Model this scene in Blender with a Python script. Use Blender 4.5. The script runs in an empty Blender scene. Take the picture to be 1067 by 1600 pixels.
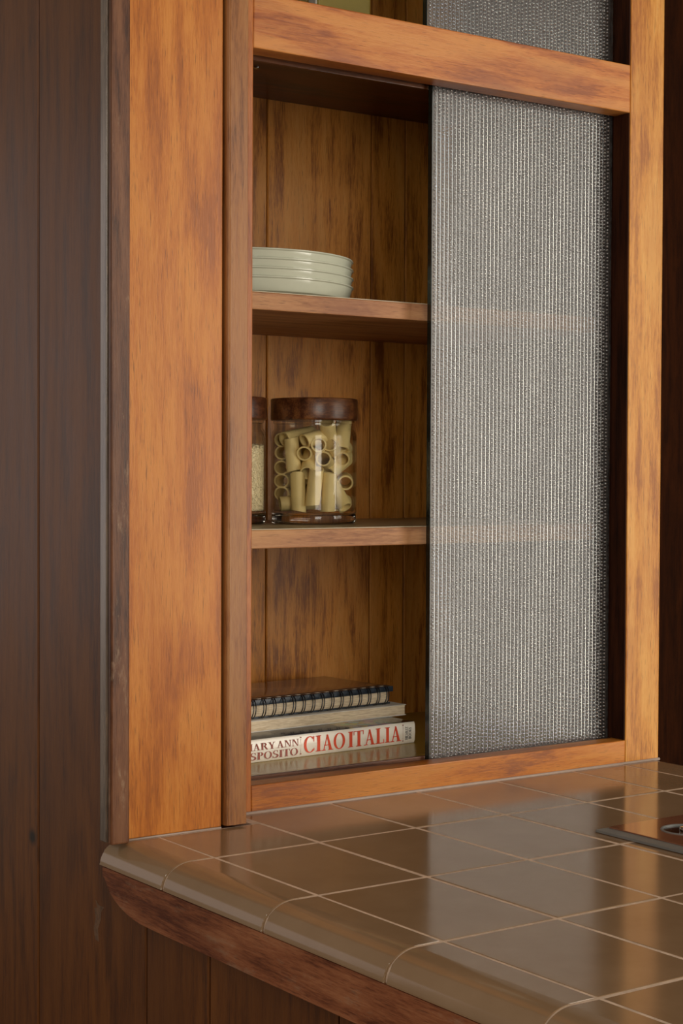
import bpy, bmesh, math, random
from mathutils import Vector, Matrix
random.seed(7)
R = math.radians
SC = bpy.context.scene
COL = SC.collection

# ------------------------------------------------------------------ camera
CAM = Vector((-.7386, -1.2340, .3285))
yaw, pitch, roll = .61370, .0240, .0041
fwd = Vector((math.sin(yaw)*math.cos(pitch), math.cos(yaw)*math.cos(pitch), -math.sin(pitch)))
rgt = Vector((math.cos(yaw), -math.sin(yaw), 0)); up = rgt.cross(fwd)
r2 = rgt*math.cos(roll) + up*math.sin(roll); u2 = r2.cross(fwd)
cd = bpy.data.cameras.new('camera'); cam = bpy.data.objects.new('camera', cd); COL.objects.link(cam)
m = Matrix((r2, u2, -fwd)).transposed().to_4x4(); m.translation = CAM
cam.matrix_world = m
cd.sensor_fit = 'VERTICAL'; cd.sensor_height = 36; cd.sensor_width = 24
cd.lens = 2651.9/1600*36; cd.clip_start = .01
SC.camera = cam

# ------------------------------------------------------------------ world and lights
w = bpy.data.worlds.new('world'); SC.world = w; w.use_nodes = True
w.node_tree.nodes['Background'].inputs[0].default_value = (.66, .54, .42, 1)
w.node_tree.nodes['Background'].inputs[1].default_value = .32
def area(name, loc, target, sx, sy, power, col):
    l = bpy.data.lights.new(name, 'AREA'); l.shape = 'RECTANGLE'; l.size = sx; l.size_y = sy
    l.energy = power; l.color = col
    o = bpy.data.objects.new(name, l); COL.objects.link(o); o.location = loc
    o.rotation_euler = (Vector(target)-Vector(loc)).to_track_quat('-Z', 'Y').to_euler()
    return o
area('window_light_right', (1.9, -2.0, .42), (.3, .2, .28), 1.1, 1.8, 44, (1.0, .92, .80))
area('fill_light_side', (-2.6, -.3, 1.1), (0, 0, 0), 1.0, 1.1, 8, (1.0, .95, .88))  # added fill without a known source, brightens the left-facing edges
area('window_light_behind', (-1.0, -2.9, .70), (.2, .1, .2), 1.0, 1.4, 27, (1.0, .93, .82))
area('window_light_left', (-1.7, 3.0, .55), (-.03, .1, .3), 1.7, 1.4, 4.5, (.98, .90, .92))
SC.view_settings.view_transform = 'Standard'; SC.view_settings.look = 'None'
SC.view_settings.gamma = 1; SC.view_settings.use_curve_mapping = False
SC.view_settings.exposure = 0.0
SC.cycles.transparent_max_bounces = 32

# ------------------------------------------------------------------ materials
def lin(c):
    return tuple(((v/255)/12.92 if v/255 <= .04045 else ((v/255+.055)/1.055)**2.4) for v in c) + (1,)
class NT:
    def __init__(s, name):
        s.m = bpy.data.materials.new(name); s.m.use_nodes = True; s.t = s.m.node_tree
        s.b = s.t.nodes['Principled BSDF']; s.out = s.t.nodes['Material Output']
    def n(s, typ, **k):
        nd = s.t.nodes.new(typ)
        for a, v in k.items(): setattr(nd, a, v)
        return nd
    def l(s, a, b): s.t.links.new(a, b)
    def coords(s, scale=(1, 1, 1), rnd=True, rot=None):
        tc = s.n('ShaderNodeTexCoord'); v = tc.outputs['Object']
        if rnd:
            oi = s.n('ShaderNodeObjectInfo'); mu = s.n('ShaderNodeVectorMath', operation='SCALE')
            mu.inputs[0].default_value = (7.3, 5.1, 3.7); s.l(oi.outputs['Random'], mu.inputs['Scale'])
            ad = s.n('ShaderNodeVectorMath', operation='ADD'); s.l(v, ad.inputs[0]); s.l(mu.outputs[0], ad.inputs[1]); v = ad.outputs[0]
        mp = s.n('ShaderNodeMapping'); mp.inputs['Scale'].default_value = scale
        if rot: mp.inputs['Rotation'].default_value = rot
        s.l(v, mp.inputs[0]); return mp.outputs[0]
    def noise(s, v, scale, detail=3, rough=.5, dist=0):
        n = s.n('ShaderNodeTexNoise'); n.inputs['Scale'].default_value = scale; n.inputs['Detail'].default_value = detail
        n.inputs['Roughness'].default_value = rough; n.inputs['Distortion'].default_value = dist; s.l(v, n.inputs['Vector']); return n.outputs['Fac']
    def ramp(s, f, stops):
        r = s.n('ShaderNodeValToRGB'); e = r.color_ramp.elements
        while len(e) < len(stops): e.new(.5)
        for i, (p, c) in enumerate(stops):
            e[i].position = p; e[i].color = c if len(c) == 4 else lin(c)
        s.l(f, r.inputs[0]); return r.outputs[0]
    def mix(s, f, a, b, mode='MIX'):
        n = s.n('ShaderNodeMix', data_type='RGBA', blend_type=mode)
        if isinstance(f, (int, float)): n.inputs[0].default_value = f
        else: s.l(f, n.inputs[0])
        for i, x in ((6, a), (7, b)):
            if isinstance(x, tuple): n.inputs[i].default_value = x if len(x) == 4 else lin(x)
            else: s.l(x, n.inputs[i])
        return n.outputs[2]
    def math(s, op, a, b=0.0, clamp=False):
        n = s.n('ShaderNodeMath', operation=op); n.use_clamp = clamp
        for i, x in ((0, a), (1, b)):
            if isinstance(x, (int, float)): n.inputs[i].default_value = x
            else: s.l(x, n.inputs[i])
        return n.outputs[0]
    def bump(s, h, strength, dist=.001):
        b = s.n('ShaderNodeBump'); b.inputs['Strength'].default_value = strength; b.inputs['Distance'].default_value = dist
        s.l(h, b.inputs['Height']); s.l(b.outputs[0], s.b.inputs['Normal']); return b.outputs[0]
    def P(s, **k):
        for a, v in k.items():
            s.b.inputs[a.replace('_', ' ')].default_value = v

def wood(name, dark, mid, light, axis='Z', rough=.38, coat=.25, blotch=.55, grain=.5, blotchcol=None, knots=None, ring=.5, wear=0, bs=9, spec=.32):
    t = NT(name)
    st = {'Z': (1, 1, .07), 'X': (.07, 1, 1), 'Y': (1, .07, 1)}[axis]
    lo = {'Z': (1, 1, .28), 'X': (.28, 1, 1), 'Y': (1, .28, 1)}[axis]
    fine = t.noise(t.coords({'Z': (1, 1, .09), 'X': (.09, 1, 1), 'Y': (1, .09, 1)}[axis]), 850, 3, .7)
    streak = t.noise(t.coords(st), 170, 4, .68, .3)
    med = t.noise(t.coords(lo), 30, 4, .6, .6)
    big = t.noise(t.coords(lo), bs, 4, .6, .4)
    # growth rings: contour lines of a slow noise
    rg = t.noise(t.coords({'Z': (1, 1, .12), 'X': (.12, 1, 1), 'Y': (1, .12, 1)}[axis]), 7, 2, .4, .2)
    rg = t.math('SINE', t.math('MULTIPLY', rg, 95)); rg = t.math('MULTIPLY_ADD', rg, .5); t.t.nodes[-1].inputs[2].default_value = .5
    f = t.math('MULTIPLY', streak, .36); f = t.math('ADD', f, t.math('MULTIPLY', med, .30)); f = t.math('ADD', f, t.math('MULTIPLY', rg, .16*ring)); f = t.math('ADD', f, t.math('MULTIPLY', fine, .24))
    c = t.ramp(f, [(.39, dark), (.48, mid), (.58, light)])
    bc = blotchcol or dark
    bm_ = t.ramp(big, [(.46, (0, 0, 0, 1)), (.66, (1, 1, 1, 1))])
    c = t.mix(t.math('MULTIPLY', bm_, blotch), c, bc)
    pores = t.ramp(t.noise(t.coords({'Z': (1, 1, .06), 'X': (.06, 1, 1), 'Y': (1, .06, 1)}[axis]), 900, 2, .6), [(.60, (0, 0, 0, 1)), (.72, (1, 1, 1, 1))])
    c = t.mix(t.math('MULTIPLY', pores, grain), c, tuple(v*.45 for v in dark))
    if wear:
        wm = t.ramp(t.noise(t.coords(lo), 60, 5, .75), [(.57, (0, 0, 0, 1)), (.68, (1, 1, 1, 1))])
        c = t.mix(t.math('MULTIPLY', wm, wear), c, (168, 140, 112))
    for (kx, ky, kz, kr) in (knots or []):
        g = t.n('ShaderNodeNewGeometry'); d = t.n('ShaderNodeVectorMath', operation='DISTANCE'); t.l(g.outputs['Position'], d.inputs[0]); d.inputs[1].default_value = (kx, ky, kz)
        kk = t.math('ADD', d.outputs['Value'], t.math('MULTIPLY', t.math('SUBTRACT', med, .5), kr*1.5))
        c = t.mix(t.ramp(t.math('DIVIDE', kk, kr*2.2), [(.25, (1, 1, 1, 1)), (.75, (0, 0, 0, 1))]), c, (26, 13, 6))
    t.l(c, t.b.inputs['Base Color'])
    rr = t.n('ShaderNodeMapRange'); rr.inputs[3].default_value = rough-.06; rr.inputs[4].default_value = rough+.10; t.l(med, rr.inputs[0]); t.l(rr.outputs[0], t.b.inputs['Roughness'])
    t.P(Coat_Weight=coat*.4, Coat_Roughness=.25, Specular_IOR_Level=spec)
    t.bump(t.math('ADD', fine, t.math('MULTIPLY', streak, .6)), .22, .0006)
    return t.m

M = {}
M['panel'] = wood('orange_veneer', (164, 92, 30), (192, 114, 40), (208, 134, 56), blotch=.28, blotchcol=(158, 80, 30), ring=.6, coat=.2)
M['stile'] = wood('honey_wood', (164, 98, 32), (208, 140, 56), (222, 162, 80), blotch=.35, blotchcol=(150, 78, 36), coat=.25, ring=.5)
M['stile_l'] = wood('amber_wood', (128, 66, 24), (168, 96, 40), (190, 118, 60), blotch=.45, blotchcol=(122, 66, 42), coat=.2)
M['batten'] = wood('rosy_wood', (112, 66, 30), (152, 98, 52), (166, 114, 64), blotch=.5, blotchcol=(176, 112, 52), coat=.2, grain=.3)
M['rail'] = wood('figured_wood', (150, 80, 32), (192, 114, 50), (208, 138, 70), axis='X', blotch=.75, blotchcol=(132, 72, 50), coat=.25, ring=1, bs=13)
M['rail_b'] = wood('lower_rail_wood', (140, 74, 20), (192, 114, 38), (206, 134, 56), axis='X', blotch=.5, blotchcol=(130, 66, 22), coat=.25, ring=1)
M['shelf'] = wood('shelf_wood', (140, 90, 50), (176, 124, 78), (192, 142, 92), axis='X', blotch=.5, blotchcol=(150, 92, 62), coat=.1, rough=.5)
M['back'] = wood('back_board_wood', (136, 78, 22), (200, 130, 50), (212, 146, 68), blotch=.45, blotchcol=(84, 40, 14), coat=.2, bs=5)
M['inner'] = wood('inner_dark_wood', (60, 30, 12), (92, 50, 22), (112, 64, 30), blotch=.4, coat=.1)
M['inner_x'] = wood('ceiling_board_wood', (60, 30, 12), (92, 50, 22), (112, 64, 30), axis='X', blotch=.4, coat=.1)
M['wall'] = wood('dark_plank_wood', (80, 42, 6), (108, 60, 12), (120, 70, 18), blotch=.4, blotchcol=(72, 36, 5), coat=.3, rough=.42, spec=.45, ring=.5, grain=.3, bs=4,
    knots=[(-.03, .297, -.032, .006), (-.03, .115, .60, .006), (-.03, -.155, -.135, .010)])
M['trim'] = wood('worn_trim_wood', (70, 40, 24), (106, 66, 42), (126, 84, 56), blotch=.5, blotchcol=(70, 40, 28), coat=.3, wear=.55)
M['trim_side'] = wood('sheen_grey_trim_wood', (84, 70, 58), (122, 106, 92), (140, 124, 108), blotch=.4, blotchcol=(84, 66, 54), coat=2.2, rough=.30, spec=.6, wear=.5)  # grey base colour holds the sheen of the trim's left side
M['apron'] = wood('worn_edge_wood', (96, 48, 24), (146, 86, 52), (170, 110, 72), axis='Y', blotch=.5, blotchcol=(90, 44, 24), coat=.15, wear=.35, rough=.5)
M['jamb'] = wood('shade_dark_wood', (34, 14, 4), (54, 24, 8), (66, 32, 12), blotch=.4, coat=0, rough=.7, spec=.15)  # shade on the left-facing jamb is put into this dark colour
M['track'] = wood('track_wood', (70, 38, 22), (112, 72, 52), (128, 88, 66), axis='X', blotch=.3, coat=.3)
M['far'] = wood('far_dark_wood', (58, 26, 6), (76, 36, 9), (90, 44, 13), blotch=.4, coat=0, rough=.7)

def plain(name, col, rough=.4, coat=0, metal=0, noise=0, nscale=40, spec=None, bump=0):
    t = NT(name); c = lin(col)
    if noise:
        f = t.noise(t.coords(), nscale, 4, .6)
        cc = t.ramp(f, [(.3, tuple(x*(1-noise) for x in c[:3])+(1,)), (.7, tuple(min(1, x*(1+noise)) for x in c[:3])+(1,))])
        t.l(cc, t.b.inputs['Base Color'])
        if bump: t.bump(f, bump, .001)
    else: t.P(Base_Color=c)
    t.P(Roughness=rough, Metallic=metal, Coat_Weight=coat, Coat_Roughness=.05)
    return t.m
def tile_mat():
    t = NT('glazed_tile'); f = t.noise(t.coords(), 14, 4, .6); fine = t.noise(t.coords(), 320, 2, .5); oi = t.n('ShaderNodeObjectInfo')
    c = t.ramp(f, [(.3, (146, 117, 86)), (.7, (158, 129, 98))])
    c = t.mix(t.math('MULTIPLY', oi.outputs['Random'], .35), c, (154, 130, 102))
    t.l(c, t.b.inputs['Base Color']); t.P(Roughness=.13, IOR=1.5)
    t.bump(t.math('ADD', t.noise(t.coords(), 26, 2, .5), t.math('MULTIPLY', fine, .03)), .05, .002); return t.m
M['tile'] = tile_mat()
M['grout'] = plain('grout', (222, 196, 172), .8, noise=.18, nscale=120)
M['caulk'] = plain('caulk', (178, 160, 148), .5, noise=.1)
M['laminate'] = plain('olive_laminate', (166, 140, 60), .25, noise=.08, nscale=8)
M['shelf_top'] = plain('shelf_laminate', (168, 152, 118), .35, noise=.08)
M['black'] = plain('black_gap', (14, 8, 5), .8, noise=.2)
M['ceramic'] = plain('celadon_ceramic', (200, 203, 184), .16, noise=.03, coat=.4)
M['lid'] = wood('walnut_lid', (50, 24, 12), (92, 52, 28), (134, 86, 46), axis='X', blotch=.5, blotchcol=(62, 32, 18), coat=.9, rough=.3, bs=18)
M['pasta'] = plain('pasta', (244, 222, 162), .5, noise=.07, nscale=60)
M['rice'] = plain('rice', (240, 226, 196), .5, noise=.06, nscale=200)
M['metal'] = plain('brushed_metal', (134, 136, 134), .5, metal=.3, noise=.1, nscale=60)
M['chrome'] = plain('chrome', (200, 200, 200), .08, metal=1, noise=.02)
M['enamel'] = plain('brown_enamel', (140, 92, 68), .16, noise=.08, coat=.6)
M['dark_enamel'] = plain('dark_enamel', (44, 18, 12), .2, noise=.1, coat=.4)
M['canister'] = plain('olive_yellow_glaze', (158, 140, 66), .3, noise=.12, nscale=10)
M['dark_olive'] = plain('dark_olive_glaze', (112, 92, 38), .35, noise=.12, nscale=10)
M['white'] = plain('white_card', (225, 220, 210), .5, noise=.03)
M['black_wire'] = plain('black_wire', (22, 20, 20), .3, noise=.1, coat=.3)
M['navy'] = plain('navy_cover', (32, 44, 58), .4, noise=.3, nscale=90)
M['umber_cover'] = plain('brown_cover', (132, 94, 70), .22, noise=.22, nscale=18, coat=.4)  # brown lightened to stand for the gloss reflected on the cover
M['spine'] = plain('white_spine', (242, 234, 220), .3, noise=.03, coat=.3)
M['red'] = plain('orange_red_ink', (226, 72, 26), .4, noise=.04)
M['darkred'] = plain('maroon_ink', (150, 62, 44), .4, noise=.04)
M['ink'] = plain('grey_ink', (70, 66, 62), .4, noise=.04)
M['floor'] = wood('floor_boards', (70, 40, 20), (100, 62, 34), (120, 80, 46), axis='X')
M['plaster'] = plain('ceiling_paint', (180, 170, 155), .8, noise=.04)
M['scuff'] = plain('pale_scuff', (112, 82, 58), .6, noise=.3, nscale=200)
def pages():
    t = NT('page_edges'); f = t.noise(t.coords((.05, .05, 1)), 1500, 2, .7); g = t.noise(t.coords(), 30, 3)
    c = t.ramp(f, [(.35, (200, 178, 146)), (.6, (244, 228, 200))]); c = t.mix(t.math('MULTIPLY', g, .4), c, (206, 182, 146))
    t.l(c, t.b.inputs['Base Color']); t.P(Roughness=.75); t.bump(f, .3, .0005); return t.m
M['pages'] = pages()
def cover_photo():      # printed jacket seen edge on: grey, navy, then a coloured still life
    t = NT('printed_jacket'); tc = t.n('ShaderNodeTexCoord'); sp = t.n('ShaderNodeSeparateXYZ'); t.l(tc.outputs['Object'], sp.inputs[0])
    n = t.noise(t.coords(rnd=False), 40, 3, .6)
    x = t.math('ADD', sp.outputs[0], t.math('MULTIPLY', t.math('SUBTRACT', n, .5), .035))
    base = t.ramp(t.math('DIVIDE', x, .245), [(.0, (150, 146, 134)), (.26, (140, 138, 128)), (.31, (36, 42, 58)), (.62, (44, 48, 60)), (.66, (186, 166, 110)), (.78, (130, 120, 60)), (.88, (50, 66, 44)), (.94, (26, 26, 30))])
    v = t.n('ShaderNodeTexVoronoi'); v.inputs['Scale'].default_value = 110; t.l(t.coords(rnd=False), v.inputs['Vector'])
    mk = t.ramp(t.math('DIVIDE', x, .245), [(.64, (0, 0, 0, 1)), (.68, (1, 1, 1, 1)), (.88, (1, 1, 1, 1)), (.92, (0, 0, 0, 1))])
    t.l(t.mix(t.math('MULTIPLY', mk, .35), base, v.outputs['Color']), t.b.inputs['Base Color']); t.P(Roughness=.25, Coat_Weight=.4); return t.m
M['jacket'] = cover_photo()
def clear_glass():
    t = NT('clear_jar_glass'); t.t.nodes.remove(t.b)
    lw = t.n('ShaderNodeLayerWeight'); lw.inputs[0].default_value = .5
    fr = t.math('MULTIPLY_ADD', t.math('POWER', lw.outputs['Facing'], 5.0), .75); t.t.nodes[-1].inputs[2].default_value = .035
    f2 = t.n('ShaderNodeLayerWeight'); f2.inputs[0].default_value = .25
    tr = t.n('ShaderNodeBsdfTransparent'); t.l(t.ramp(f2.outputs['Facing'], [(.0, (252, 252, 248)), (.85, (238, 235, 228)), (1, (196, 188, 174))]), tr.inputs[0])
    gl = t.n('ShaderNodeBsdfGlossy'); gl.inputs['Roughness'].default_value = .03
    mx = t.n('ShaderNodeMixShader'); t.l(fr, mx.inputs[0]); t.l(tr.outputs[0], mx.inputs[1]); t.l(gl.outputs[0], mx.inputs[2]); t.l(mx.outputs[0], t.out.inputs[0]); return t.m
M['jar'] = clear_glass()
def thick_glass():
    t = NT('thick_base_glass'); t.P(Base_Color=(.85, .80, .74, 1), Transmission_Weight=1, Roughness=.02, IOR=1.5); return t.m
M['jar_base'] = thick_glass()
def beaded(name, see):
    t = NT(name); t.t.nodes.remove(t.b)
    n = t.noise(t.coords((1, 1, .6), rnd=False), 260, 2, .6)
    rf = t.n('ShaderNodeBsdfRefraction'); rf.inputs['Roughness'].default_value = .22; rf.inputs['IOR'].default_value = 1.03; rf.inputs[0].default_value = (.9, .9, .9, 1)
    tr = t.n('ShaderNodeBsdfTransparent'); tr.inputs[0].default_value = (.85, .86, .85, 1)
    df = t.n('ShaderNodeBsdfDiffuse'); t.l(t.ramp(n, [(.35, (62, 66, 68)), (.65, (138, 142, 144))]), df.inputs[0])
    gl = t.n('ShaderNodeBsdfGlossy'); gl.inputs['Roughness'].default_value = .32
    m1 = t.n('ShaderNodeMixShader'); m1.inputs[0].default_value = .72; t.l(rf.outputs[0], m1.inputs[1]); t.l(tr.outputs[0], m1.inputs[2])
    m2 = t.n('ShaderNodeMixShader'); m2.inputs[0].default_value = .22; t.l(df.outputs[0], m2.inputs[1]); t.l(gl.outputs[0], m2.inputs[2])
    m3 = t.n('ShaderNodeMixShader'); m3.inputs[0].default_value = see; t.l(m2.outputs[0], m3.inputs[1]); t.l(m1.outputs[0], m3.inputs[2])
    t.l(m3.outputs[0], t.out.inputs[0]); return t.m
M['pane'] = beaded('patterned_glass', .79)
def bead_mat():
    t = NT('glass_beads'); t.t.nodes.remove(t.b)
    tr = t.n('ShaderNodeBsdfTransparent'); tr.inputs[0].default_value = (.9, .9, .9, 1)
    gl = t.n('ShaderNodeBsdfGlossy'); gl.inputs['Roughness'].default_value = .21
    m1 = t.n('ShaderNodeMixShader'); m1.inputs[0].default_value = .46; t.l(tr.outputs[0], m1.inputs[1]); t.l(gl.outputs[0], m1.inputs[2]); t.l(m1.outputs[0], t.out.inputs[0]); return t.m
M['bead'] = bead_mat()
M['glass_edge'] = plain('dark_glass_edge', (34, 40, 36), .15, noise=.5, nscale=120)

# ------------------------------------------------------------------ helpers
WLOC = {}
def link(name, bm, mat, parent=None, smooth=False, origin=None):
    me = bpy.data.meshes.new(name)
    L = WLOC.get(parent.name, Vector()) if parent else Vector(origin or (0, 0, 0))
    if L.length: bmesh.ops.translate(bm, verts=bm.verts, vec=-L)
    bmesh.ops.recalc_face_normals(bm, faces=bm.faces)
    bm.to_mesh(me); bm.free(); me.materials.append(mat)
    if smooth:
        me.polygons.foreach_set('use_smooth', [True]*len(me.polygons))
        if smooth != 'all':
            me.set_sharp_from_angle(angle=R(35))
            for p in me.polygons:      # broad flat faces stay flat, only the bevels are rounded
                if max(abs(c) for c in p.normal) > .99999 and len(p.vertices) == 4 and p.area > 4e-5: p.use_smooth = False
    o = bpy.data.objects.new(name, me); COL.objects.link(o)
    if parent: o.parent = parent; WLOC[o.name] = L.copy()
    else: o.location = L; WLOC[o.name] = L.copy()
    return o
def empty(name, loc, label, cat, group=None):
    o = bpy.data.objects.new(name, None); o.empty_display_size = .02; COL.objects.link(o); o.location = loc; WLOC[o.name] = Vector(loc)
    return tag(o, label, cat, group)
def tag(o, label=None, cat=None, group=None, kind=None):
    if label: o['label'] = label
    if cat: o['category'] = cat
    if group: o['group'] = group
    if kind: o['kind'] = kind
    return o
def add_box(bm, x0, x1, y0, y1, z0, z1, bev=0, seg=2):
    vs = [bm.verts.new((x, y, z)) for x in (x0, x1) for y in (y0, y1) for z in (z0, z1)]
    F = [(0, 1, 3, 2), (4, 6, 7, 5), (0, 4, 5, 1), (2, 3, 7, 6), (0, 2, 6, 4), (1, 5, 7, 3)]
    fs = [bm.faces.new([vs[i] for i in f]) for f in F]
    if bev: bmesh.ops.bevel(bm, geom=list({e for f in fs for e in f.edges}), offset=bev, segments=seg, profile=.5, affect='EDGES')
def box(name, x0, x1, y0, y1, z0, z1, mat, parent=None, bev=.0008, seg=2):
    bm = bmesh.new(); add_box(bm, x0, x1, y0, y1, z0, z1, bev, seg); return link(name, bm, M[mat], parent, smooth=True)
def add_prism(bm, pts, a, b, ax):
    # polygon pts in the two other axes, extruded a..b along ax
    def P(p, v):
        return {'X': (v, p[0], p[1]), 'Y': (p[0], v, p[1]), 'Z': (p[0], p[1], v)}[ax]
    A = [bm.verts.new(P(p, a)) for p in pts]; B = [bm.verts.new(P(p, b)) for p in pts]; n = len(pts)
    bm.faces.new(A); bm.faces.new(B[::-1])
    for i in range(n): bm.faces.new((A[i], B[i], B[(i+1) % n], A[(i+1) % n]))
def prism(name, pts, a, b, ax, mat, parent, smooth=True):
    bm = bmesh.new(); add_prism(bm, pts, a, b, ax); return link(name, bm, M[mat], parent, smooth=smooth)
def add_lathe(bm, prof, c, n=64, closed=False):
    rings = []
    for (r, z) in prof:
        rings.append([bm.verts.new((c[0]+r*math.cos(2*math.pi*i/n), c[1]+r*math.sin(2*math.pi*i/n), c[2]+z)) for i in range(n)] if r > 1e-6 else [bm.verts.new((c[0], c[1], c[2]+z))])
    pr_ = list(zip(rings, rings[1:])) + ([(rings[-1], rings[0])] if closed else [])
    for A, B in pr_:
        for i in range(n):
            j = (i+1) % n
            if len(A) == 1 and len(B) == 1: break
            if len(A) == 1: bm.faces.new((A[0], B[i], B[j]))
            elif len(B) == 1: bm.faces.new((A[i], B[0], A[j]))
            else: bm.faces.new((A[i], B[i], B[j], A[j]))
def lathe(name, prof, c, mat, parent=None, n=64, closed=False, origin=None):
    bm = bmesh.new(); add_lathe(bm, prof, c, n, closed); return link(name, bm, M[mat], parent, smooth=True, origin=origin)
def add_tube(bm, pts, r, n=8, closed=False):
    pts = [Vector(p) for p in pts]; rings = []
    for i, p in enumerate(pts):
        a = pts[i-1] if (i or closed) else p; b = pts[(i+1) % len(pts)] if (i < len(pts)-1 or closed) else p
        d = (b-a).normalized(); q = d.to_track_quat('Z', 'Y'); rings.append([bm.verts.new(p+q@Vector((r*math.cos(2*math.pi*k/n), r*math.sin(2*math.pi*k/n), 0))) for k in range(n)])
    pr_ = list(zip(rings, rings[1:])) + ([(rings[-1], rings[0])] if closed else [])
    for A, B in pr_:
        # choose best phase
        off = min(range(n), key=lambda o: sum((A[k].co-B[(k+o) % n].co).length for k in range(n)))
        for k in range(n): bm.faces.new((A[k], A[(k+1) % n], B[(k+1+off) % n], B[(k+off) % n]))
    if not closed: bm.faces.new(rings[0][::-1]); bm.faces.new(rings[-1])

TOP = 1.12       # cabinet and trim run up past the frame
# ------------------------------------------------------------------ setting
f_ = box('floor', -3, 3.2, -3.2, 3.4, -.97, -.92, 'floor', bev=0); f_['kind'] = 'structure'
c_ = box('ceiling', -.2, 3.2, -.6, 3.4, 2.20, 2.25, 'plaster', bev=0); c_['kind'] = 'structure'
wb = box('wall_back', -.012, 3.2, 2.2, 2.3, -.92, 2.20, 'far', bev=0); wb['kind'] = 'structure'
wr = box('wall_right', 3.1, 3.2, -.6, 2.2, -.92, 2.20, 'far', bev=0); wr['kind'] = 'structure'
# plank clad wall: backing, then every plank a part
bm = bmesh.new(); add_box(bm, -.010, .045, .485, 2.2, -.92, 2.2); add_box(bm, -.010, .010, -.95, .485, -.92, -.062)
wl = link('wall_left', bm, M['inner'], None); wl['kind'] = 'structure'
PX0, PX1 = -.030, -.0105
ed = [2.2, 2.02, 1.86, 1.66, 1.47, 1.30, 1.10, .93, .72, .50, .283, .065, -.042, -.226, -.402, -.55, -.68, -.83, -.95]
g = .0012
for a, b in zip(ed, ed[1:]):
    y1, y0 = a-g, b+g; bv = .0014
    def tongue(bm, y0, y1, z0, z1):
        pr_ = [(PX1, y0-.0), (PX1, y1), (PX0+bv, y1), (PX0, y1-bv), (PX0, y0+bv), (PX0+bv, y0)]
        add_prism(bm, [(p[0], p[1]) for p in pr_], z0, z1, 'Z')
    bm = bmesh.new()
    if b > .2: tongue(bm, y0, y1, -.92, 2.2)
    elif a > .2:
        # plank notched round the counter
        pts = [(y0, -.92), (y1, -.92), (y1, 2.2), (.1145, 2.2), (.1145, -.024), (y0, -.024)]
        add_prism(bm, pts, PX1, PX0, 'X')
        es = [e for e in bm.edges if abs(e.verts[0].co.x-PX0) < 1e-6 and abs(e.verts[1].co.x-PX0) < 1e-6 and abs(e.verts[0].co.z-e.verts[1].co.z) > .8]
        bmesh.ops.bevel(bm, geom=es, offset=bv, segments=1, affect='EDGES')
    else: tongue(bm, y0, y1, -.92, -.024)
    o = link('plank', bm, M['wall'], wl)
    if b == .065:
        # pale scuff of scraped varnish on this plank
        bm = bmesh.new()
        blob = [(.000, .000), (.006, -.002), (.003, -.014), (.0075, -.028), (.004, -.040), (-.004, -.041), (-.002, -.026), (-.008, -.014), (-.010, -.002), (-.016, .004), (-.004, .004), (.004, .010)]
        add_prism(bm, [(.158+p[0]*.9, -.072+p[1]*.75) for p in blob], PX0-.00015, PX0+.001, 'X')
# (scuff is linked as a part of the wall)
        link('scuff', bm, M['scuff'], wl)

# ------------------------------------------------------------------ counter
ct = empty('tiled_counter', (.3, -.4, -.92), 'peninsula counter of glossy taupe tiles with bullnose edge and worn wooden band', 'counter')
YF = -.95
def bull(x_in, sgn, drop, off=0.0, fl=.022, rad=.027):
    # cross section of edge tile in X,Z ; sgn -1: edge to the left
    p = [(x_in, -off)]
    xe = x_in+sgn*fl
    for i in range(0, 11):
        a = i/10*math.pi/2
        p.append((xe+sgn*math.sin(a)*(rad-off), -.021*(1-math.cos(a))*1.0 - off*math.cos(a)))
    xo = xe+sgn*(rad-off)
    p.append((xo, -.0212)); p.append((xo-sgn*.007, -.0212))
    for i in range(8, -1, -1):
        a = i/8*math.pi/2
        p.append((xe+sgn*math.sin(a)*(rad-.008), -.008-.0131*(1-math.cos(a))))
    p.append((x_in, -.008)); return p
ys = [.1408]+[-.1554*k for k in range(0, 7)]
gg = .0014
def flat_tile(x0, x1, y0, y1):
    bm = bmesh.new(); dz = random.uniform(-.0003, .0003)
    add_box(bm, x0+gg, x1-gg, y0+gg, y1-gg, -.008+dz, dz, .0011, 3)
    return link('tile', bm, M['tile'], ct, smooth=True)
xs = [0, .108, .216, .324, .432, .540, .617]
for j in range(len(ys)-1):
    yb, ya = ys[j], ys[j+1]
    for i in range(len(xs)-1):
        top = yb
        if j == 0: top = .0985 if i == 0 else .1395
        flat_tile(xs[i], xs[i+1], ya, top)
    tb = .1136 if j == 0 else yb-gg
    for (xi, sg) in ((0, -1), (.617, 1)):
        pts = bull(xi+sg*gg, sg, .021)
        bm = bmesh.new()
        if sg == 1: pts = bull(xi+gg, 1, .021, fl=.046, rad=.022)
        add_prism(bm, pts, ya+gg, (tb if sg == -1 else (.139 if j == 0 else tb)), 'Y')
        es = [e for e in bm.edges if abs(e.verts[0].co.y-e.verts[1].co.y) < 1e-7 and max(v.co.z for v in e.verts) > -.0209 and len(e.link_faces) == 2]
        top_e = []
        for e in es:
            mx_ = (e.verts[0].co+e.verts[1].co)/2
            zi = [p for p in pts[:12]]
            if min(math.hypot(mx_.x-(p[0]+q[0])/2, mx_.z-(p[1]+q[1])/2) for p, q in zip(zi, zi[1:])) < 1e-5: top_e.append(e)
        bmesh.ops.bevel(bm, geom=top_e, offset=.0009, segments=2, affect='EDGES')
        link('bullnose_tile', bm, M['tile'], ct, smooth=True)
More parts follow.
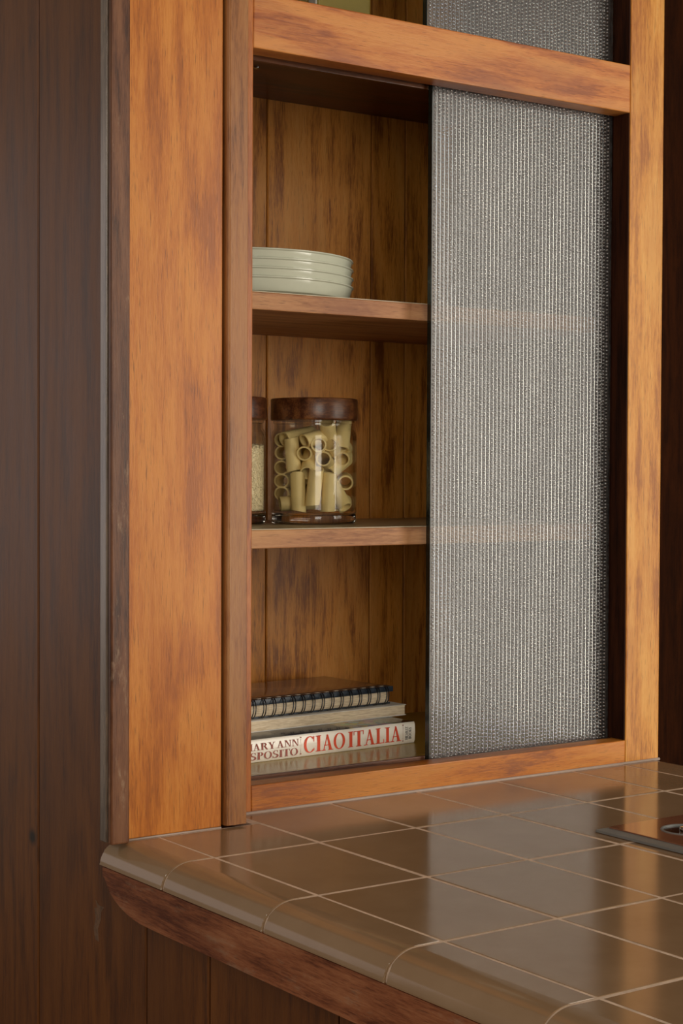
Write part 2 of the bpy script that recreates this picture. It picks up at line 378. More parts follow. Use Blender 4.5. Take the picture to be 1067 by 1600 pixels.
# grout bed follows the same section a hair lower
bm = bmesh.new()
pl = bull(0, -1, .021, off=.0003); pr_ = bull(.617, 1, .021, off=.0003, fl=.046, rad=.022)
add_prism(bm, pl, YF+.02, .1130, 'Y'); add_prism(bm, pr_, YF+.02, .138, 'Y'); add_box(bm, 0, .617, YF+.02, .0985, -.0079, -.0003)
add_box(bm, .1, .617, .0985, .139, -.0079, -.0003)
tag(link('grout', bm, M['grout'], ct, smooth=True))
bm = bmesh.new(); add_box(bm, -.008, .64, YF+.01, .482, -.022, -.0081); add_box(bm, -.008, .675, .1400, .482, -.0080, .0003); add_box(bm, .0112, .60, YF+.01, .482, -.92, -.0225)
link('base', bm, M['inner'], ct)
# wooden band under the bullnose, its far lower corner rounded
pts = [(YF, -.0215), (YF, -.0590), (.020, -.0590)]
for i in range(1, 10):
    a = i/10*math.pi/2; pts.append((.030+.082*math.sin(a)**1.0, -.0215-.0375*math.cos(a)))
pts.append((.1120, -.0300)); pts.append((.1120, -.0215))
pts = [p for k, p in enumerate(pts)]
bm = bmesh.new(); add_prism(bm, pts, -.0488, -.0304, 'X')
es = [e for e in bm.edges if all(abs(v.co.x+.0488) < 1e-6 for v in e.verts)]
bmesh.ops.bevel(bm, geom=es, offset=.0012, segments=2, affect='EDGES')
link('edge_band', bm, M['apron'], ct, smooth=True)
box('edge_band', .6665, .684, YF, .13, -.059, -.0215, 'apron', ct)

# ------------------------------------------------------------------ cabinet
cb = empty('display_cabinet', (.35, .3, 0), 'honey-stained wooden display cabinet with sliding patterned glass standing on the tiled counter', 'cabinet')
FY = .1408
box('front_panel', -.0335, .0672, .1000, .112, .0012, TOP, 'panel', cb)
tag(box('corner_trim', -.0522, -.0338, .0880, .0945, .0004, TOP, 'trim', cb, bev=.0016), 'dark worn trim strip')
tag(box('corner_trim', -.0532, -.0345, .0958, .1075, .0016, TOP, 'trim_side', cb, bev=.0008), 'dark worn trim strip')
box('trim_core', -.0506, -.034, .0945, .0960, .002, TOP, 'black', cb, bev=0)
# batten with a rounded left shoulder
pts = [(.0692, .1120), (.0692, .0985)]
for i in range(1, 6):
    a = i/5*math.pi/2; pts.append((.0692+.0035*(1-math.cos(a)), .0985-.0035*math.sin(a)))
pts += [(.0908, .0950), (.0916, .0958), (.0916, .1120)]
tag(prism('batten', pts, .0022, TOP, 'Z', 'batten', cb), 'rosy brown narrow upright strip')
box('joint_backer', .0665, .0705, .110, .113, .001, TOP, 'black', cb, bev=0)
box('corner_return', .074, .0905, .112, FY, .001, TOP, 'stile_l', cb)
box('stile', .0905, .1255, FY, .166, .0008, TOP, 'stile_l', cb, bev=.0012)
box('stile', .6228, .6755, FY, .166, .0008, TOP, 'stile', cb, bev=.0012)
box('rail', .1257, .6226, FY+.0002, .166, .7305, .7835, 'rail', cb, bev=.0012)
box('rail', .1257, .6226, FY+.0002, .1632, .0008, .0264, 'rail_b', cb, bev=.0010)
# sill: track strips at the foot and head of the opening
box('sill', .1257, .6226, .1634, .1672, .0008, .0262, 'track', cb, bev=.0003)
box('track_strip', .1257, .6226, .1775, .1812, .0008, .0275, 'track', cb, bev=.0006)
box('track_strip', .1257, .6226, .1835, .1885, .0008, .0262, 'track', cb, bev=.0006)
box('track_bed', .1257, .6226, .1672, .1890, .0006, .0200, 'black', cb, bev=0)
box('head_strip', .1257, .6226, .1665, .1685, .738, .7655, 'inner_x', cb, bev=.0003)
box('head_strip', .1257, .6226, .1778, .1830, .7290, .7655, 'inner_x', cb, bev=.0006)
box('head_strip', .1257, .6226, .1850, .1890, .7320, .7655, 'inner_x', cb, bev=.0006)
box('floor_board', .100, .6440, .1892, .4595, .0008, .0245, 'laminate', cb, bev=.0003)
box('divider_board', .100, .6440, .1665, .4595, .7658, .7830, 'inner_x', cb, bev=.0004)
# sides
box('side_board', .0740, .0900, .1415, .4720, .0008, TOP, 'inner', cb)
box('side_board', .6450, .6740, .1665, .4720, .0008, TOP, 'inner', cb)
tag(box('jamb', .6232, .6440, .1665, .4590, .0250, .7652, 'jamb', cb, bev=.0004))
for za, zb_ in ((.0268, .7302), (.7838, TOP)): box('jamb_shade_strip', .6212, .6227, .1418, .1660, za, zb_, 'jamb', cb, bev=.0002)  # added strip, painted dark for the shade on the stile's return face
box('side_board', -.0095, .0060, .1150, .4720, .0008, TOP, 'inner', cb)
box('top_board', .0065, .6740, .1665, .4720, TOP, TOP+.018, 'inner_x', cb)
# back boards, each one proud of its grooves
be = [.0905, .185, .346, .498, .5505, .6445]
for a, b in zip(be, be[1:]):
    bm = bmesh.new(); bv = .0012; gx = .0007
    pts = [(a+gx, .4700), (a+gx, .4600+bv), (a+gx+bv, .4600), (b-gx-bv, .4600), (b-gx, .4600+bv), (b-gx, .4700)]
    add_prism(bm, pts, .0010, TOP-.001, 'Z'); link('back_board', bm, M['back'], cb)
box('back_panel', .0065, .6440, .4702, .4790, .0010, TOP, 'inner', cb, bev=0)
for (z0, z1, sh) in ((.4885, .5070, 0), (.2510, .2705, 1)):
    s = box('shelf', .0908, .6225, .1930, .4590, z0, z1-.0008, 'shelf', cb, bev=.0010)
    box('shelf_surface', .0915, .6220, .1945, .4585, z1-.0008, z1, 'shelf_top', s, bev=0)
    for yy in (.24, .41):
        bm = bmesh.new(); add_box(bm, .609, .6228, yy, yy+.010, z0-.006, z0-.0002, .0015); link('shelf_pin', bm, M['metal'], cb, smooth=True)
bm = bmesh.new(); bmesh.ops.create_uvsphere(bm, u_segments=16, v_segments=10, radius=.0032); bmesh.ops.scale(bm, vec=(1, 1, .6), verts=bm.verts); bmesh.ops.translate(bm, verts=bm.verts, vec=(.2491, .331, .7652))
tag(link('screw', bm, M['chrome'], cb, smooth='all'), 'small bright screw head')
# caulk line along the foot of the frame
bm = bmesh.new(); add_tube(bm, [(.0935, .1402, .0003), (.25, .1402, .0004), (.45, .1402, .0003), (.676, .1402, .0005)], .0017, 8)
add_tube(bm, [(-.030, .0996, .0003), (.0, .0994, .0005), (.0665, .0995, .0003)], .0010, 8)
link('caulk', bm, M['caulk'], cb, smooth='all')

# patterned sliding glass
def pane(x0, x1, z0, z1, label):
    gy0, gy1 = .1695, .1755
    d = box('glass_door', x0+.0006, x1, gy0, gy1, z0, z1, 'pane', cb, bev=.0002); tag(d, label)
    e = box('glass_edge', x0, x0+.0007, gy0+.0002, gy1+.0008, z0, z1, 'glass_edge', d, bev=.0002)
    # columns of pressed beads on the face, thin ribs between them
    bm = bmesh.new(); V = []; F = []
    px = .0053; x = x0+.0035; col = 0; n = 7
    while x < x1-.004:
        z = z0+.004+random.random()*.003
        while z < z1-.004:
            r = random.uniform(.0013, .0018); h = random.uniform(.8, 1.15); cx = x+random.uniform(-.0002, .0002)
            base = len(V)
            for rr, yy in ((1.0, 0), (.74, .75), (0, 1.05)):
                if rr == 0: V.append((cx, gy0-.0014*yy*r/.0014, z))
                else:
                    for k in range(n):
                        a = 2*math.pi*k/n; V.append((cx+r*rr*math.cos(a), gy0-.0014*yy*r/.0014, z+h*r*rr*math.sin(a)))
            for k in range(n):
                k2 = (k+1) % n
                F.append((base+k, base+k2, base+n+k2, base+n+k)); F.append((base+n+k, base+n+k2, base+2*n))
            z += random.uniform(.0033, .0046)
        # rib
        xr = x+px/2; base = len(V)
        for zz in (z0+.001, z1-.001):
            for dx, dy in ((-.0004, 0), (0, -.0002), (.0004, 0)): V.append((xr+dx, gy0-.00003+dy, zz))
        F.append((base, base+1, base+4, base+3)); F.append((base+1, base+2, base+5, base+4))
        x += px
    me = bpy.data.meshes.new('glass_beads'); L = WLOC[d.name]
    me.from_pydata([(v[0]-L.x, v[1]-L.y, v[2]-L.z) for v in V], [], F); me.materials.append(M['bead'])
    me.polygons.foreach_set('use_smooth', [True]*len(me.polygons))
    o = bpy.data.objects.new('glass_beads', me); COL.objects.link(o); o.parent = d; o['kind'] = 'stuff'
pane(.3640, .6230, .0205, .7640, 'lower sliding pane of beaded clear glass')
pane(.3560, .6230, .7845, TOP-.005, 'upper sliding pane of beaded clear glass')

# ------------------------------------------------------------------ plates
PC = (.2255, .3310); zp = .5072
prof = [(0, .0030), (.078, .0030), (.108, .0035), (.1165, .0065), (.1200, .0120), (.1222, .0176), (.1232, .0186), (.1250, .0180), (.1251, .0170), (.1236, .0160), (.1222, .0110), (.1190, .0040), (.1120, .0004), (.1000, -.0000), (.098, .0016), (0, .0016)]
for k in range(4):
    lab = ['pale celadon dinner plate at the bottom of the stack on the upper shelf', 'pale celadon dinner plate second from the bottom of the stack', 'pale celadon dinner plate just under the top one of the stack', 'pale celadon dinner plate on top of the stack on the upper shelf'][k]
    s = 1.0
    dz = k*.0094
    p2 = prof if k == 0 else [(r, z) for r, z in prof]
    lathe('dinner_plate', [(r*(1 if k == 0 or z > .012 or True else 1), z) for r, z in p2], (PC[0]+random.uniform(-.0004, .0004), PC[1], zp+dz), 'ceramic', None, 96, closed=False, origin=(PC[0], PC[1], zp+dz))
    tag(bpy.data.objects[-1] if False else COL.objects[-1], lab, 'plate', 'stacked dinner plates')

# ------------------------------------------------------------------ jars
def jar(c, z, label):
    j = empty('storage_jar', (c[0], c[1], z), label, 'jar')
    Rj = .0472; zb = z+.0002
    # glass walls: outer, round the lip, inner
    pr_ = [(.0452, .0095), (.0470, .0120), (Rj, .016), (Rj, .096), (.0462, .1005), (.0435, .1040), (.0432, .1095), (.0410, .1095), (.0412, .1030), (.0440, .0990), (.0452, .0955), (.0452, .0165), (.0440, .0140), (0, .0132)]
    lathe('glass_body', pr_, (c[0], c[1], zb), 'jar', j, 72)
    lathe('glass_base', [(0, .0010), (.036, .0010), (.041, 0), (.0455, .0006), (.0468, .0030), (.0468, .0098), (.0455, .0122), (0, .0122)], (c[0], c[1], zb), 'jar_base', j, 72)
    lathe('lid', [(0, .1130), (.0468, .1130), (.0476, .1138), (.0480, .1150), (.0480, .1356), (.0474, .1366), (.0464, .1370), (0, .1370)], (c[0], c[1], zb), 'lid', j, 72)
    lathe('seal', [(0, .1095), (.0440, .1095), (.0450, .1105), (.0450, .1128), (0, .1128)], (c[0], c[1], zb), 'jar', j, 48)
    return j
JC = (.3147, .3145); JZ = .2706
jar(JC, JZ, 'glass jar of rigatoni with dark wooden lid on the middle shelf')
RC = (.2165, .3460)
jar(RC, JZ, 'glass jar of white rice with wooden lid, half hidden by cabinet upright')
# rigatoni
def rig_mesh(slant, L=.040, ro=.0083, ri=.0067):
    bm = bmesh.new(); n = 36; rings = []
    for (rad, z, rid) in ((ro, -L/2, 1), (ro, -L/6, 1), (ro, L/6, 1), (ro, L/2, 1), (ri, L/2, 0), (ri, -L/2, 0)):
        ring = []
        for k in range(n):
            a = 2*math.pi*k/n; r = rad+(.00022 if (k % 2 and rid) else 0)
            zz = z+(slant*r*math.cos(a) if z > 0 else -slant*r*math.sin(a)*.6)
            ring.append(bm.verts.new((r*math.cos(a), r*math.sin(a)*.94, zz)))
        rings.append(ring)
    for A, B in zip(rings, rings[1:]+rings[:1]):
        for k in range(n): bm.faces.new((A[k], A[(k+1) % n], B[(k+1) % n], B[k]))
    bmesh.ops.recalc_face_normals(bm, faces=bm.faces)
    me = bpy.data.meshes.new('rigatoni'); bm.to_mesh(me); bm.free(); me.materials.append(M['pasta'])
    me.polygons.foreach_set('use_smooth', [True]*len(me.polygons)); me.set_sharp_from_angle(angle=R(50)); return me
RM = [rig_mesh(.35), rig_mesh(-.2, .037), rig_mesh(.1, .042)]
vd = Vector((JC[0]-CAM.x, JC[1]-CAM.y, 0)).normalized()     # away from the camera
rt = Vector((vd.y, -vd.x, 0)); upv = Vector((0, 0, 1))
placed = []
def segdist(p1, q1, p2, q2):
    best = 9
    for i in range(9):
        a = p1.lerp(q1, i/8)
        d = q2-p2; t_ = max(0, min(1, (a-p2).dot(d)/d.dot(d))); best = min(best, (a-(p2+d*t_)).length)
    return best
def rig(u, z, wd, d, L=.040, force=False, tol=.0152):
    """u right, z height above the shelf, wd toward camera; d axis (right, up, away)"""
    ax = (rt*d[0]+upv*d[1]+vd*d[2]).normalized()
    p = Vector((JC[0], JC[1], JZ))+rt*u+upv*z-vd*wd
    a, b = p-ax*L*.4, p+ax*L*.4
    if not force:
        for e in (p-ax*L/2, p+ax*L/2):
            if math.hypot(e.x-JC[0], e.y-JC[1]) > .0372 or e.z < JZ+.0215 or e.z > JZ+.100: return False
        for (x, y) in placed:
            if segdist(a, b, x, y) < tol: return False
    placed.append((a, b))
    o = bpy.data.objects.new('rigatoni', random.choice(RM)); COL.objects.link(o); o.location = p
    o.rotation_euler = ax.to_track_quat('Z', 'Y').to_euler()
    tag(o, 'pale rigatoni tube buried in the middle of the jar', 'pasta', 'rigatoni in the glass jar')
    return True
pxm = .000706
front = [ # px, py, axis, kind
 (457, 715, (-.10, 1, .05)), (466, 775, (-.04, 1, .0)), (491, 765, (.12, 1, .0)), (513, 773, (.05, 1, .02)),
 (431, 690, (.5, .1, 1)), (438, 712, (.2, .0, 1)), (436, 734, (.25, .05, 1)), (438, 756, (.2, 0, 1)), (437, 777, (.2, -.05, 1)),
 (440, 795, (1, .05, .2)), (478, 711, (.1, .1, 1)), (496, 707, (-.05, -.25, 1)), (498, 688, (.9, .25, .6)), (520, 707, (.2, -.3, 1)),
 (509, 727, (.15, -.2, 1)), (533, 733, (.5, .4, .8)), (539, 702, (.1, -.1, 1)), (546, 719, (.1, .1, 1)), (542, 756, (.0, .1, 1)),
 (534, 795, (.3, .05, 1)), (530, 776, (-.5, .9, .4)), (535, 682, (.1, 1, .6)), (513, 684, (.15, -.8, .8)), (483, 728, (.1, .6, .8)), (466, 686, (.8, .2, .7))]
RL = ['leaning upright at upper left, its long side facing out', 'upright in the bottom row, leftmost of the tall ones', 'upright at the centre foot, behind the bright streak', 'upright in the bottom row, right of the centre one', 'open end at the top of the left edge column', 'open end second down the left edge column', 'open end third down the left edge column', 'open end fourth down the left edge column', 'open end lowest in the left edge column', 'lying sideways at the bottom left corner', 'open end just right of the leaning upright one', 'open end near the middle of the upper pile', 'slanting near the top centre of the pile', 'round open end right of the centre, upper half', 'round open end facing out at mid height, right of centre', 'slanted one on the right at mid height', 'round open end near the top right edge', 'open end at the right edge below the top right one', 'round open end at the right edge, lower half', 'open end in the bottom right corner', 'tilted one above the bottom right corner', 'standing on end at the top right of the pile', 'steep one just right of the top centre', 'tilted one just above the centre upright one', 'lying slanted at the top left behind the upright']
for qi, (px, py, d) in enumerate(front):
    u = (px-490)*pxm; z = (817-py)*pxm+.004
    lim = .0445
    dn = Vector(d).normalized(); hx = abs(dn.x)*.019; hz = abs(dn.z)*.019
    un = max(-1, min(1, u/lim)); u = max(-lim+.0095+hx, min(lim-.0095-hx, u))
    wmax = math.sqrt(max(0, (lim-.0090)**2-min(abs(u)+hx*.8, lim-.0091)**2))
    wd = wmax-hz
    z = max(.0225+abs(dn.y)*.012, z)
    rig(u, z, wd, d, force=True)
    COL.objects[-1]['label'] = 'rigatoni '+RL[qi]
tries = 0; got = 0
while tries < 25000 and got < 26:
    tries += 1
    u = random.uniform(-.034, .034); wd = random.uniform(-.034, .034); z = random.uniform(.022, .095)
    d = (random.gauss(0, 1), random.gauss(0, .7), random.gauss(0, 1))
    if rig(u, z, wd, d): got += 1
# rice: solid fill, grains lying on its outside
bm = bmesh.new(); rz = JZ+.0150
add_lathe(bm, [(0, .0), (.0436, .0), (.0438, .004), (.0438, .066), (.0425, .0685), (.03, .071), (0, .0725)], (RC[0], RC[1], rz), 64)
for k in range(5200):
    a = random.uniform(0, 2*math.pi); z = rz+random.uniform(.001, .0695); rr = .0440
    if k % 6 == 0: rr = .044*math.sqrt(random.random()); z = rz+.0695+.003*(1-rr/.044)
    c = Vector((RC[0]+rr*math.cos(a), RC[1]+rr*math.sin(a), z))
    tn = Vector((-math.sin(a), math.cos(a), 0)); th = random.uniform(0, math.pi)
    ax = tn*math.cos(th)+upv*math.sin(th); sd = (tn*-math.sin(th)+upv*math.cos(th)); nm = Vector((math.cos(a), math.sin(a), 0))
    l_, w_ = random.uniform(.0022, .0032), .0007
    A = bm.verts.new(c-ax*l_); B = bm.verts.new(c+ax*l_); rg_ = [bm.verts.new(c+sd*w_), bm.verts.new(c+nm*w_), bm.verts.new(c-sd*w_), bm.verts.new(c-nm*w_)]
    for q in range(4): bm.faces.new((A, rg_[q], rg_[(q+1) % 4])); bm.faces.new((B, rg_[(q+1) % 4], rg_[q]))
rc = link('rice', bm, M['rice'], None, smooth='all', origin=(RC[0], RC[1], rz)); tag(rc, 'loose white rice filling the jar at the left', 'rice', kind='stuff')

# ------------------------------------------------------------------ lettering
def ell(cx, cy, rx, ry, a0, a1, n=20): return [(cx+rx*math.cos(R(a0+(a1-a0)*i/n)), cy+ry*math.sin(R(a0+(a1-a0)*i/n))) for i in range(n+1)]
def band(o, i): return [o[k] for k in range(len(o))], i
def glyph(ch):
    """serif capitals, unit height; returns (advance, list of quads/polygons)"""
    T, t, s = .200, .05, .055       # thick, thin, serif height
    def ser(x0, x1, y): return [(x0, y), (x1, y), (x1, y+t), (x0, y+t)]
    def rc_(x0, y0, x1, y1): return [(x0, y0), (x1, y0), (x1, y1), (x0, y1)]
    def strip(o, i): return [[o[k], o[k+1], i[k+1], i[k]] for k in range(len(o)-1)]
    if ch == 'I': return .40, [rc_(.12, 0, .12+T, 1), ser(.03, .375, 0), ser(.03, .375, 1-t)]
    if ch == 'T': return .74, [rc_(.29, 0, .29+T, 1), ser(.19, .56, 0), ser(.02, .72, 1-t), rc_(.02, .74, .06, 1), rc_(.68, .74, .72, 1)]
    if ch == 'L': return .68, [rc_(.12, 0, .12+T, 1), ser(.03, .64, 0), ser(.03, .375, 1-t), rc_(.60, 0, .64, .26)]
    if ch == 'E': return .68, [rc_(.12, 0, .12+T, 1), ser(.03, .62, 0), ser(.03, .60, 1-t), rc_(.25, .49, .48, .49+t), rc_(.44, .40, .48, .62), rc_(.58, 0, .62, .25), rc_(.56, .76, .60, 1)]
    if ch == 'A': return .82, [[(.14, 0), (.39, 1), (.43, 1), (.43, .9), (.195, 0)], [(.35, 1), (.46, 1), (.74, 0), (.55, 0)], ser(.02, .30, 0), ser(.48, .82, 0), rc_(.2, .31, .62, .31+t)]
    if ch == 'N': return .84, [rc_(.14, 0, .19, 1), rc_(.67, 0, .72, 1), [(.12, 1), (.29, 1), (.72, 0), (.62, 0)], ser(.03, .30, 0), ser(.03, .25, 1-t), ser(.57, .82, 1-t)]
    if ch == 'M': return 1.02, [rc_(.14, 0, .19, 1), rc_(.74, 0, .74+T, 1), [(.12, 1), (.28, 1), (.55, 0), (.47, 0)], [(.47, 0), (.53, 0), (.80, 1), (.74, 1)], ser(.03, .30, 0), ser(.65, 1.0, 0), ser(.03, .25, 1-t), ser(.76, 1.0, 1-t)]
    if ch == 'H': return .90, [rc_(.12, 0, .12+T, 1), rc_(.62, 0, .62+T, 1), rc_(.2, .48, .7, .53), ser(.03, .375, 0), ser(.53, .875, 0), ser(.03, .375, 1-t), ser(.53, .875, 1-t)]
    if ch == 'Y': return .78, [rc_(.32, 0, .32+T, .5), ser(.22, .59, 0), [(.08, 1), (.25, 1), (.46, .42), (.34, .42)], [(.64, 1), (.69, 1), (.47, .42), (.42, .46)], ser(.0, .34, 1-t), ser(.55, .79, 1-t)]
    if ch == 'K': return .84, [rc_(.12, 0, .12+T, 1), [(.25, .42), (.30, .36), (.68, 1), (.62, 1)], [(.36, .55), (.48, .66), (.80, 0), (.60, 0)], ser(.03, .375, 0), ser(.03, .375, 1-t), ser(.52, .84, 0), ser(.50, .80, 1-t)]
    if ch == 'O': return .88, strip(ell(.43, .5, .40, .52, 0, 360, 40), ell(.43, .5, .235, .47, 0, 360, 40))
    if ch == 'C': return .82, strip(ell(.43, .5, .40, .52, 42, 318, 34), ell(.45, .5, .25, .47, 42, 318, 34)) + [rc_(.68, .66, .73, 1.0), rc_(.70, .10, .74, .26)]
    if ch == 'P': return .72, [rc_(.12, 0, .12+T, 1), ser(.03, .375, 0), ser(.03, .35, 1-t)]+strip(ell(.36, .735, .32, .265, -90, 90), ell(.34, .735, .16, .215, -90, 90))
    if ch == 'R': return .84, [rc_(.12, 0, .12+T, 1), ser(.03, .375, 0), ser(.03, .35, 1-t), [(.38, .50), (.54, .54), (.82, 0), (.62, 0)]]+strip(ell(.36, .74, .32, .26, -90, 90), ell(.34, .74, .16, .21, -90, 90))
    if ch == 'B': return .76, [rc_(.12, 0, .12+T, 1), ser(.03, .35, 0), ser(.03, .35, 1-t)]+strip(ell(.34, .755, .28, .245, -90, 90), ell(.32, .755, .13, .195, -90, 90))+strip(ell(.34, .26, .34, .27, -90, 90), ell(.32, .26, .18, .215, -90, 90))
    if ch == 'S':
        o = ell(.33, .74, .26, .28, 30, 180, 12)+ell(.33, .74, .26, .30, 180, 262, 6)+ell(.31, .26, .32, .28, 78, -90, 14)+ell(.31, .26, .27, .28, -90, -150, 6)
        i = ell(.33, .74, .20, .235, 30, 180, 12)[:13]; i = ell(.34, .76, .15, .21, 30, 180, 12)+ell(.34, .72, .15, .14, 180, 262, 6)+ell(.31, .26, .15, .16, 78, -90, 14)+ell(.31, .26, .20, .23, -90, -150, 6)
        return .66, strip(o, i)+[rc_(.52, .70, .56, 1.0), rc_(.04, .0, .08, .30)]
    return .14, []
def text_bm(txt, O, ux, uz, nrm, h, width=None, track=1.0, depth=.00018, cond=1.0):
    adv = sum(glyph(c)[0] for c in txt); sx = (width/adv) if width else h*cond
    bm = bmesh.new(); x = 0
    for c in txt:
        a, polys = glyph(c)
        for p in polys:
            f = []
            for lay in (0, 1):
                f.append([bm.verts.new(O+ux*((x+q[0])*sx)+uz*(q[1]*h)+nrm*(depth*lay)) for q in p])
            bm.faces.new(f[1]); n = len(p)
            for k in range(n): bm.faces.new((f[0][k], f[0][(k+1) % n], f[1][(k+1) % n], f[1][k]))
        x += a
    return bm

# ------------------------------------------------------------------ books
FZ = .0246
A0 = Vector((.1975, .2553, FZ)); A1 = Vector((.4215, .2683, FZ)); ux = (A1-A0).normalized(); uy = Vector((-ux.y, ux.x, 0)); uz = Vector((0, 0, 1))
BL, BW, BT = .246, .185, .0242
O = A1-ux*BL
def fbox(bm, O, ux, uy, x0, x1, y0, y1, z0, z1, bev=0):
    b2 = bmesh.new(); add_box(b2, x0, x1, y0, y1, z0, z1, bev)
    for v in b2.verts: v.co = O+ux*v.co.x+uy*v.co.y+uz*v.co.z
    me = bpy.data.meshes.new('tmp'); b2.to_mesh(me); b2.free(); bm.from_mesh(me); bpy.data.meshes.remove(me)
bk = empty('book', O, 'thick white-spined cookbook with big red title lettering, bottom of the pile', 'book')
def fpart(name, x0, x1, y0, y1, z0, z1, mat, parent, O=O, ux=ux, uy=uy, bev=.0004):
    # meshes in the book's own axes so that printed textures follow it
    bm = bmesh.new(); add_box(bm, x0, x1, y0, y1, z0, z1, bev)
    me = bpy.data.meshes.new(name); bmesh.ops.recalc_face_normals(bm, faces=bm.faces); bm.to_mesh(me); bm.free(); me.materials.append(M[mat])
    me.polygons.foreach_set('use_smooth', [True]*len(me.polygons)); me.set_sharp_from_angle(angle=R(35))
    o = bpy.data.objects.new(name, me); COL.objects.link(o); o.parent = parent; return o
bk.rotation_euler = (0, 0, math.atan2(ux.y, ux.x))
def lpart(name, bm, mat, parent, smooth=True):
    me = bpy.data.meshes.new(name); bmesh.ops.recalc_face_normals(bm, faces=bm.faces); bm.to_mesh(me); bm.free(); me.materials.append(M[mat])
    if smooth: me.polygons.foreach_set('use_smooth', [True]*len(me.polygons)); me.set_sharp_from_angle(angle=R(35))
    o = bpy.data.objects.new(name, me); COL.objects.link(o); o.parent = parent; return o
fpart('pages', .004, BL-.004, .004, BW-.004, .0026, BT-.0026, 'pages', bk)
tag(fpart('cover', 0, BL, .002, BW, BT-.0024, BT, 'jacket', bk), 'printed picture jacket')
fpart('cover', 0, BL, .002, BW, 0, .0024, 'spine', bk)
sp = [( .006, .0002), (.0015, .0004), (.0002, .003), (-.0004, BT*.5), (.0002, BT-.003), (.0015, BT-.0004), (.006, BT-.0002), (.006, BT-.003), (.0026, BT-.004), (.0026, .004), (.006, .003)]
bm = bmesh.new(); add_prism(bm, sp, 0, BL, 'X'); spn = lpart('spine', bm, 'spine', bk)
X, Y_, Z = Vector((1, 0, 0)), Vector((0, 1, 0)), Vector((0, 0, 1))
yT = -.00035
def letters(txt, x, z, h, width, mat, nx=X, nz=Z):
    bm = text_bm(txt, Vector((x, yT, z)), nx, nz, Vector((0, -1, 0)), h, width); o = lpart('lettering', bm, mat, bk, smooth=False); return o
# positions along the spine measured from its right end
letters('CIAO ITALIA', .0890, .0040, .0170, .1365, 'red')
letters('MARY ANN', .0108, .0128, .0072, .0725, 'darkred')
letters('ESPOSITO', .0108, .0030, .0076, .0715, 'darkred')
letters('HEARST', .2352, .0045, .0036, .0150, 'ink', nx=Z, nz=Vector((-1, 0, 0)))
letters('BOOKS', .2402, .0052, .0036, .0130, 'ink', nx=Z, nz=Vector((-1, 0, 0)))
for x in (.0855, .2282):
    bm = bmesh.new()
    for zz in [.0045+.0016*k for k in range(10)]: add_box(bm, x-.0002, x+.0002, yT-.00015, yT+.0003, zz, zz+.0006)
    add_box(bm, x-.0006, x+.0006, yT-.00015, yT+.0003, .0030, .0042); add_box(bm, x-.0006, x+.0006, yT-.00015, yT+.0003, .0206, .0218)
    lpart('printed_rule', bm, 'darkred', bk, smooth=False)
# thin cream book
z2_ = BT+.0001
O2 = A1+uy*.040-ux*.2364+uz*0; ang2 = math.atan2(ux.y, ux.x)+.01
b2 = empty('book', (O2.x, O2.y, FZ+z2_), 'thin cream-paged book between the cookbook and the spiral notebook', 'book'); b2.rotation_euler = (0, 0, ang2)
fpart('pages', .001, .2585, .0006, .130, .0010, .0115, 'pages', b2)
fpart('cover', 0, .260, 0, .132, 0, .0009, 'white', b2, bev=.0002); fpart('cover', 0, .260, 0, .132, .0116, .0124, 'white', b2, bev=.0002)
# spiral notebook
z3 = FZ+z2_+.0126
O3 = A1+uy*.046-ux*.2400
nb = empty('spiral_notebook', (O3.x, O3.y, z3), 'worn wire-bound notebook with dark blue edge on top of the pile', 'notebook'); nb.rotation_euler = (0, 0, ang2+.015)
NL, NW, NT_ = .2485, .122, .0205
fpart('pages', .002, NL-.002, .003, NW-.003, .0022, NT_-.0022, 'pages', nb)
fpart('cover', 0, NL, .001, NW, .0006, .0020, 'navy', nb, bev=.0002)
fpart('cover', -.002, NL+.003, .000, NW+.001, NT_-.0020, NT_-.0002, 'umber_cover', nb, bev=.0004)
tag(fpart('cover_binding', -.002, NL+.0032, -.0006, .016, NT_-.0058, NT_+.0002, 'navy', nb, bev=.0003), 'dark blue cloth binding')
nr = 18
for k in range(nr):
    xk = .009+k*(NL-.018)/(nr-1)
    bm = bmesh.new()
    for dx in (-.0016, .0016):
        pts = []
        for i in range(20):
            a = 2*math.pi*i/20; pts.append((xk+dx*(1-.0*math.cos(a))+.0010*math.sin(a), .0010+.0062*math.cos(a), NT_*.5+.0006+(.0099)*math.sin(a)))
        add_tube(bm, pts, .00062, 6, closed=True)
    lpart('wire_ring', bm, 'black_wire', nb)
    bm = bmesh.new(); add_box(bm, xk-.0026, xk+.0026, .0048, .0078, NT_+.0001, NT_+.0005, .0001); lpart('punched_hole', bm, 'white', nb, smooth=False)

# ------------------------------------------------------------------ upper compartment
bm = bmesh.new(); add_box(bm, .3290, .4015, .330, .455, .7832, .985, .003, 4)
cn = link('storage_box', bm, M['canister'], None, smooth=True, origin=(.365, .39, .7832)); tag(cn, 'olive yellow container just visible above the upper rail, beside the glass', 'container')
bm = bmesh.new(); add_box(bm, .3252, .3272, .3300, .4500, .7832, .95, .0004)
wc = link('white_card', bm, M['white'], None, smooth=True, origin=(.326, .39, .7832)); tag(wc, 'narrow white card edge standing before the olive container', 'card')

bm = bmesh.new(); add_box(bm, .215, .3235, .338, .455, .7832, .965, .004, 4)
c2 = link('storage_box', bm, M['dark_olive'], None, smooth=True, origin=(.27, .39, .7832)); tag(c2, 'darker brown-olive container left of the white card at the frame top', 'container')

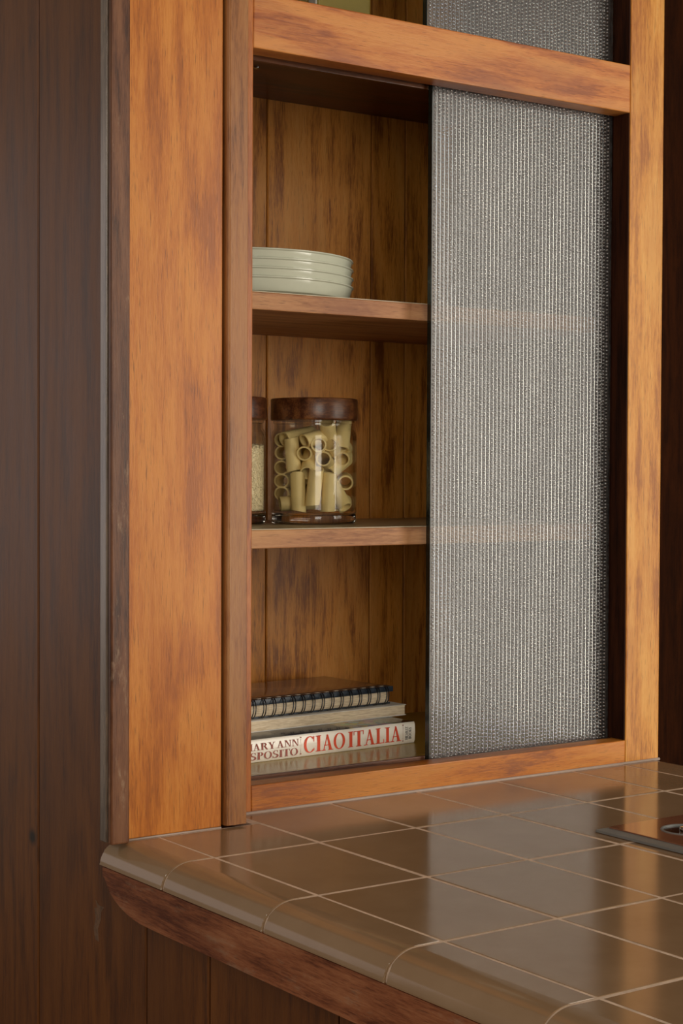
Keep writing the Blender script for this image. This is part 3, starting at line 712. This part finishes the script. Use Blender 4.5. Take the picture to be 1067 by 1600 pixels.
# ------------------------------------------------------------------ cooktop inset on the counter
ck = empty('cooktop', (.50, -.26, 0), 'brown enamel cooktop plate with grey metal edge lying on the tiles', 'cooktop')
ck.scale = (1, 1, .6)
x0, x1, y0, y1 = .3395, .600, -.420, -.1065
def rrect(x0, x1, y0, y1, r, n=6):
    P = []
    for (cx, cy, a0) in ((x1-r, y1-r, 0), (x0+r, y1-r, 90), (x0+r, y0+r, 180), (x1-r, y0+r, 270)):
        for i in range(n+1): a = R(a0+90*i/n); P.append((cx+r*math.cos(a), cy+r*math.sin(a)))
    return P
bm = bmesh.new()
lay = [(0, .0007), (0, .0030), (.0008, .0040), (.0130, .0046), (.0142, .0044)]
rings = [[bm.verts.new((p[0], p[1], z)) for p in rrect(x0+i, x1-i, y0+i, y1-i, max(.0015, .003-i*.2))] for i, z in lay]
for A, B in zip(rings, rings[1:]):
    for k in range(len(A)): bm.faces.new((A[k], A[(k+1) % len(A)], B[(k+1) % len(A)], B[k]))
bm.faces.new(rings[0][::-1]); bm.faces.new(rings[-1])
tag(link('metal_edge', bm, M['metal'], ck, smooth=True), 'grey brushed metal rim')
KC = (.4035, -.1595)
def plate_with_hole():
    bm = bmesh.new(); n = 64; o = []
    X0, X1, Y0, Y1 = x0+.0150, x1-.003, y0+.003, y1-.003
    for zz in (.0046, .0062):
        out = []; inn = []
        for k in range(n):
            a = 2*math.pi*k/n; dx, dy = math.cos(a), math.sin(a)
            tx = ((X1-KC[0])/dx if dx > 1e-9 else ((X0-KC[0])/dx if dx < -1e-9 else 9)); ty = ((Y1-KC[1])/dy if dy > 1e-9 else ((Y0-KC[1])/dy if dy < -1e-9 else 9))
            t_ = min(tx, ty); out.append(bm.verts.new((KC[0]+dx*t_, KC[1]+dy*t_, zz))); inn.append(bm.verts.new((KC[0]+dx*.0228, KC[1]+dy*.0228, zz)))
        o.append((out, inn))
    for k in range(n):
        j = (k+1) % n
        bm.faces.new((o[1][0][k], o[1][0][j], o[1][1][j], o[1][1][k])); bm.faces.new((o[0][0][k], o[0][1][k], o[0][1][j], o[0][0][j]))
        bm.faces.new((o[0][0][k], o[0][0][j], o[1][0][j], o[1][0][k])); bm.faces.new((o[0][1][k], o[1][1][k], o[1][1][j], o[0][1][j]))
    return bm
link('enamel_plate', plate_with_hole(), M['enamel'], ck, smooth=True)
lathe('burner_ring', [(.0212, .0048), (.0212, .0068), (.0218, .0075), (.0229, .0075), (.0235, .0063)], (KC[0], KC[1], 0), 'metal', ck, 64)
lathe('burner_well', [(0, .00475), (.0211, .00475), (.0211, .0050), (.0, .0050)], (KC[0], KC[1], 0), 'dark_enamel', ck, 48)
lathe('burner_knob', [(0, .0115), (.004, .0112), (.0062, .0095), (.0066, .0075), (.0060, .0052), (0, .0052)], (KC[0], KC[1], 0), 'chrome', ck, 40)
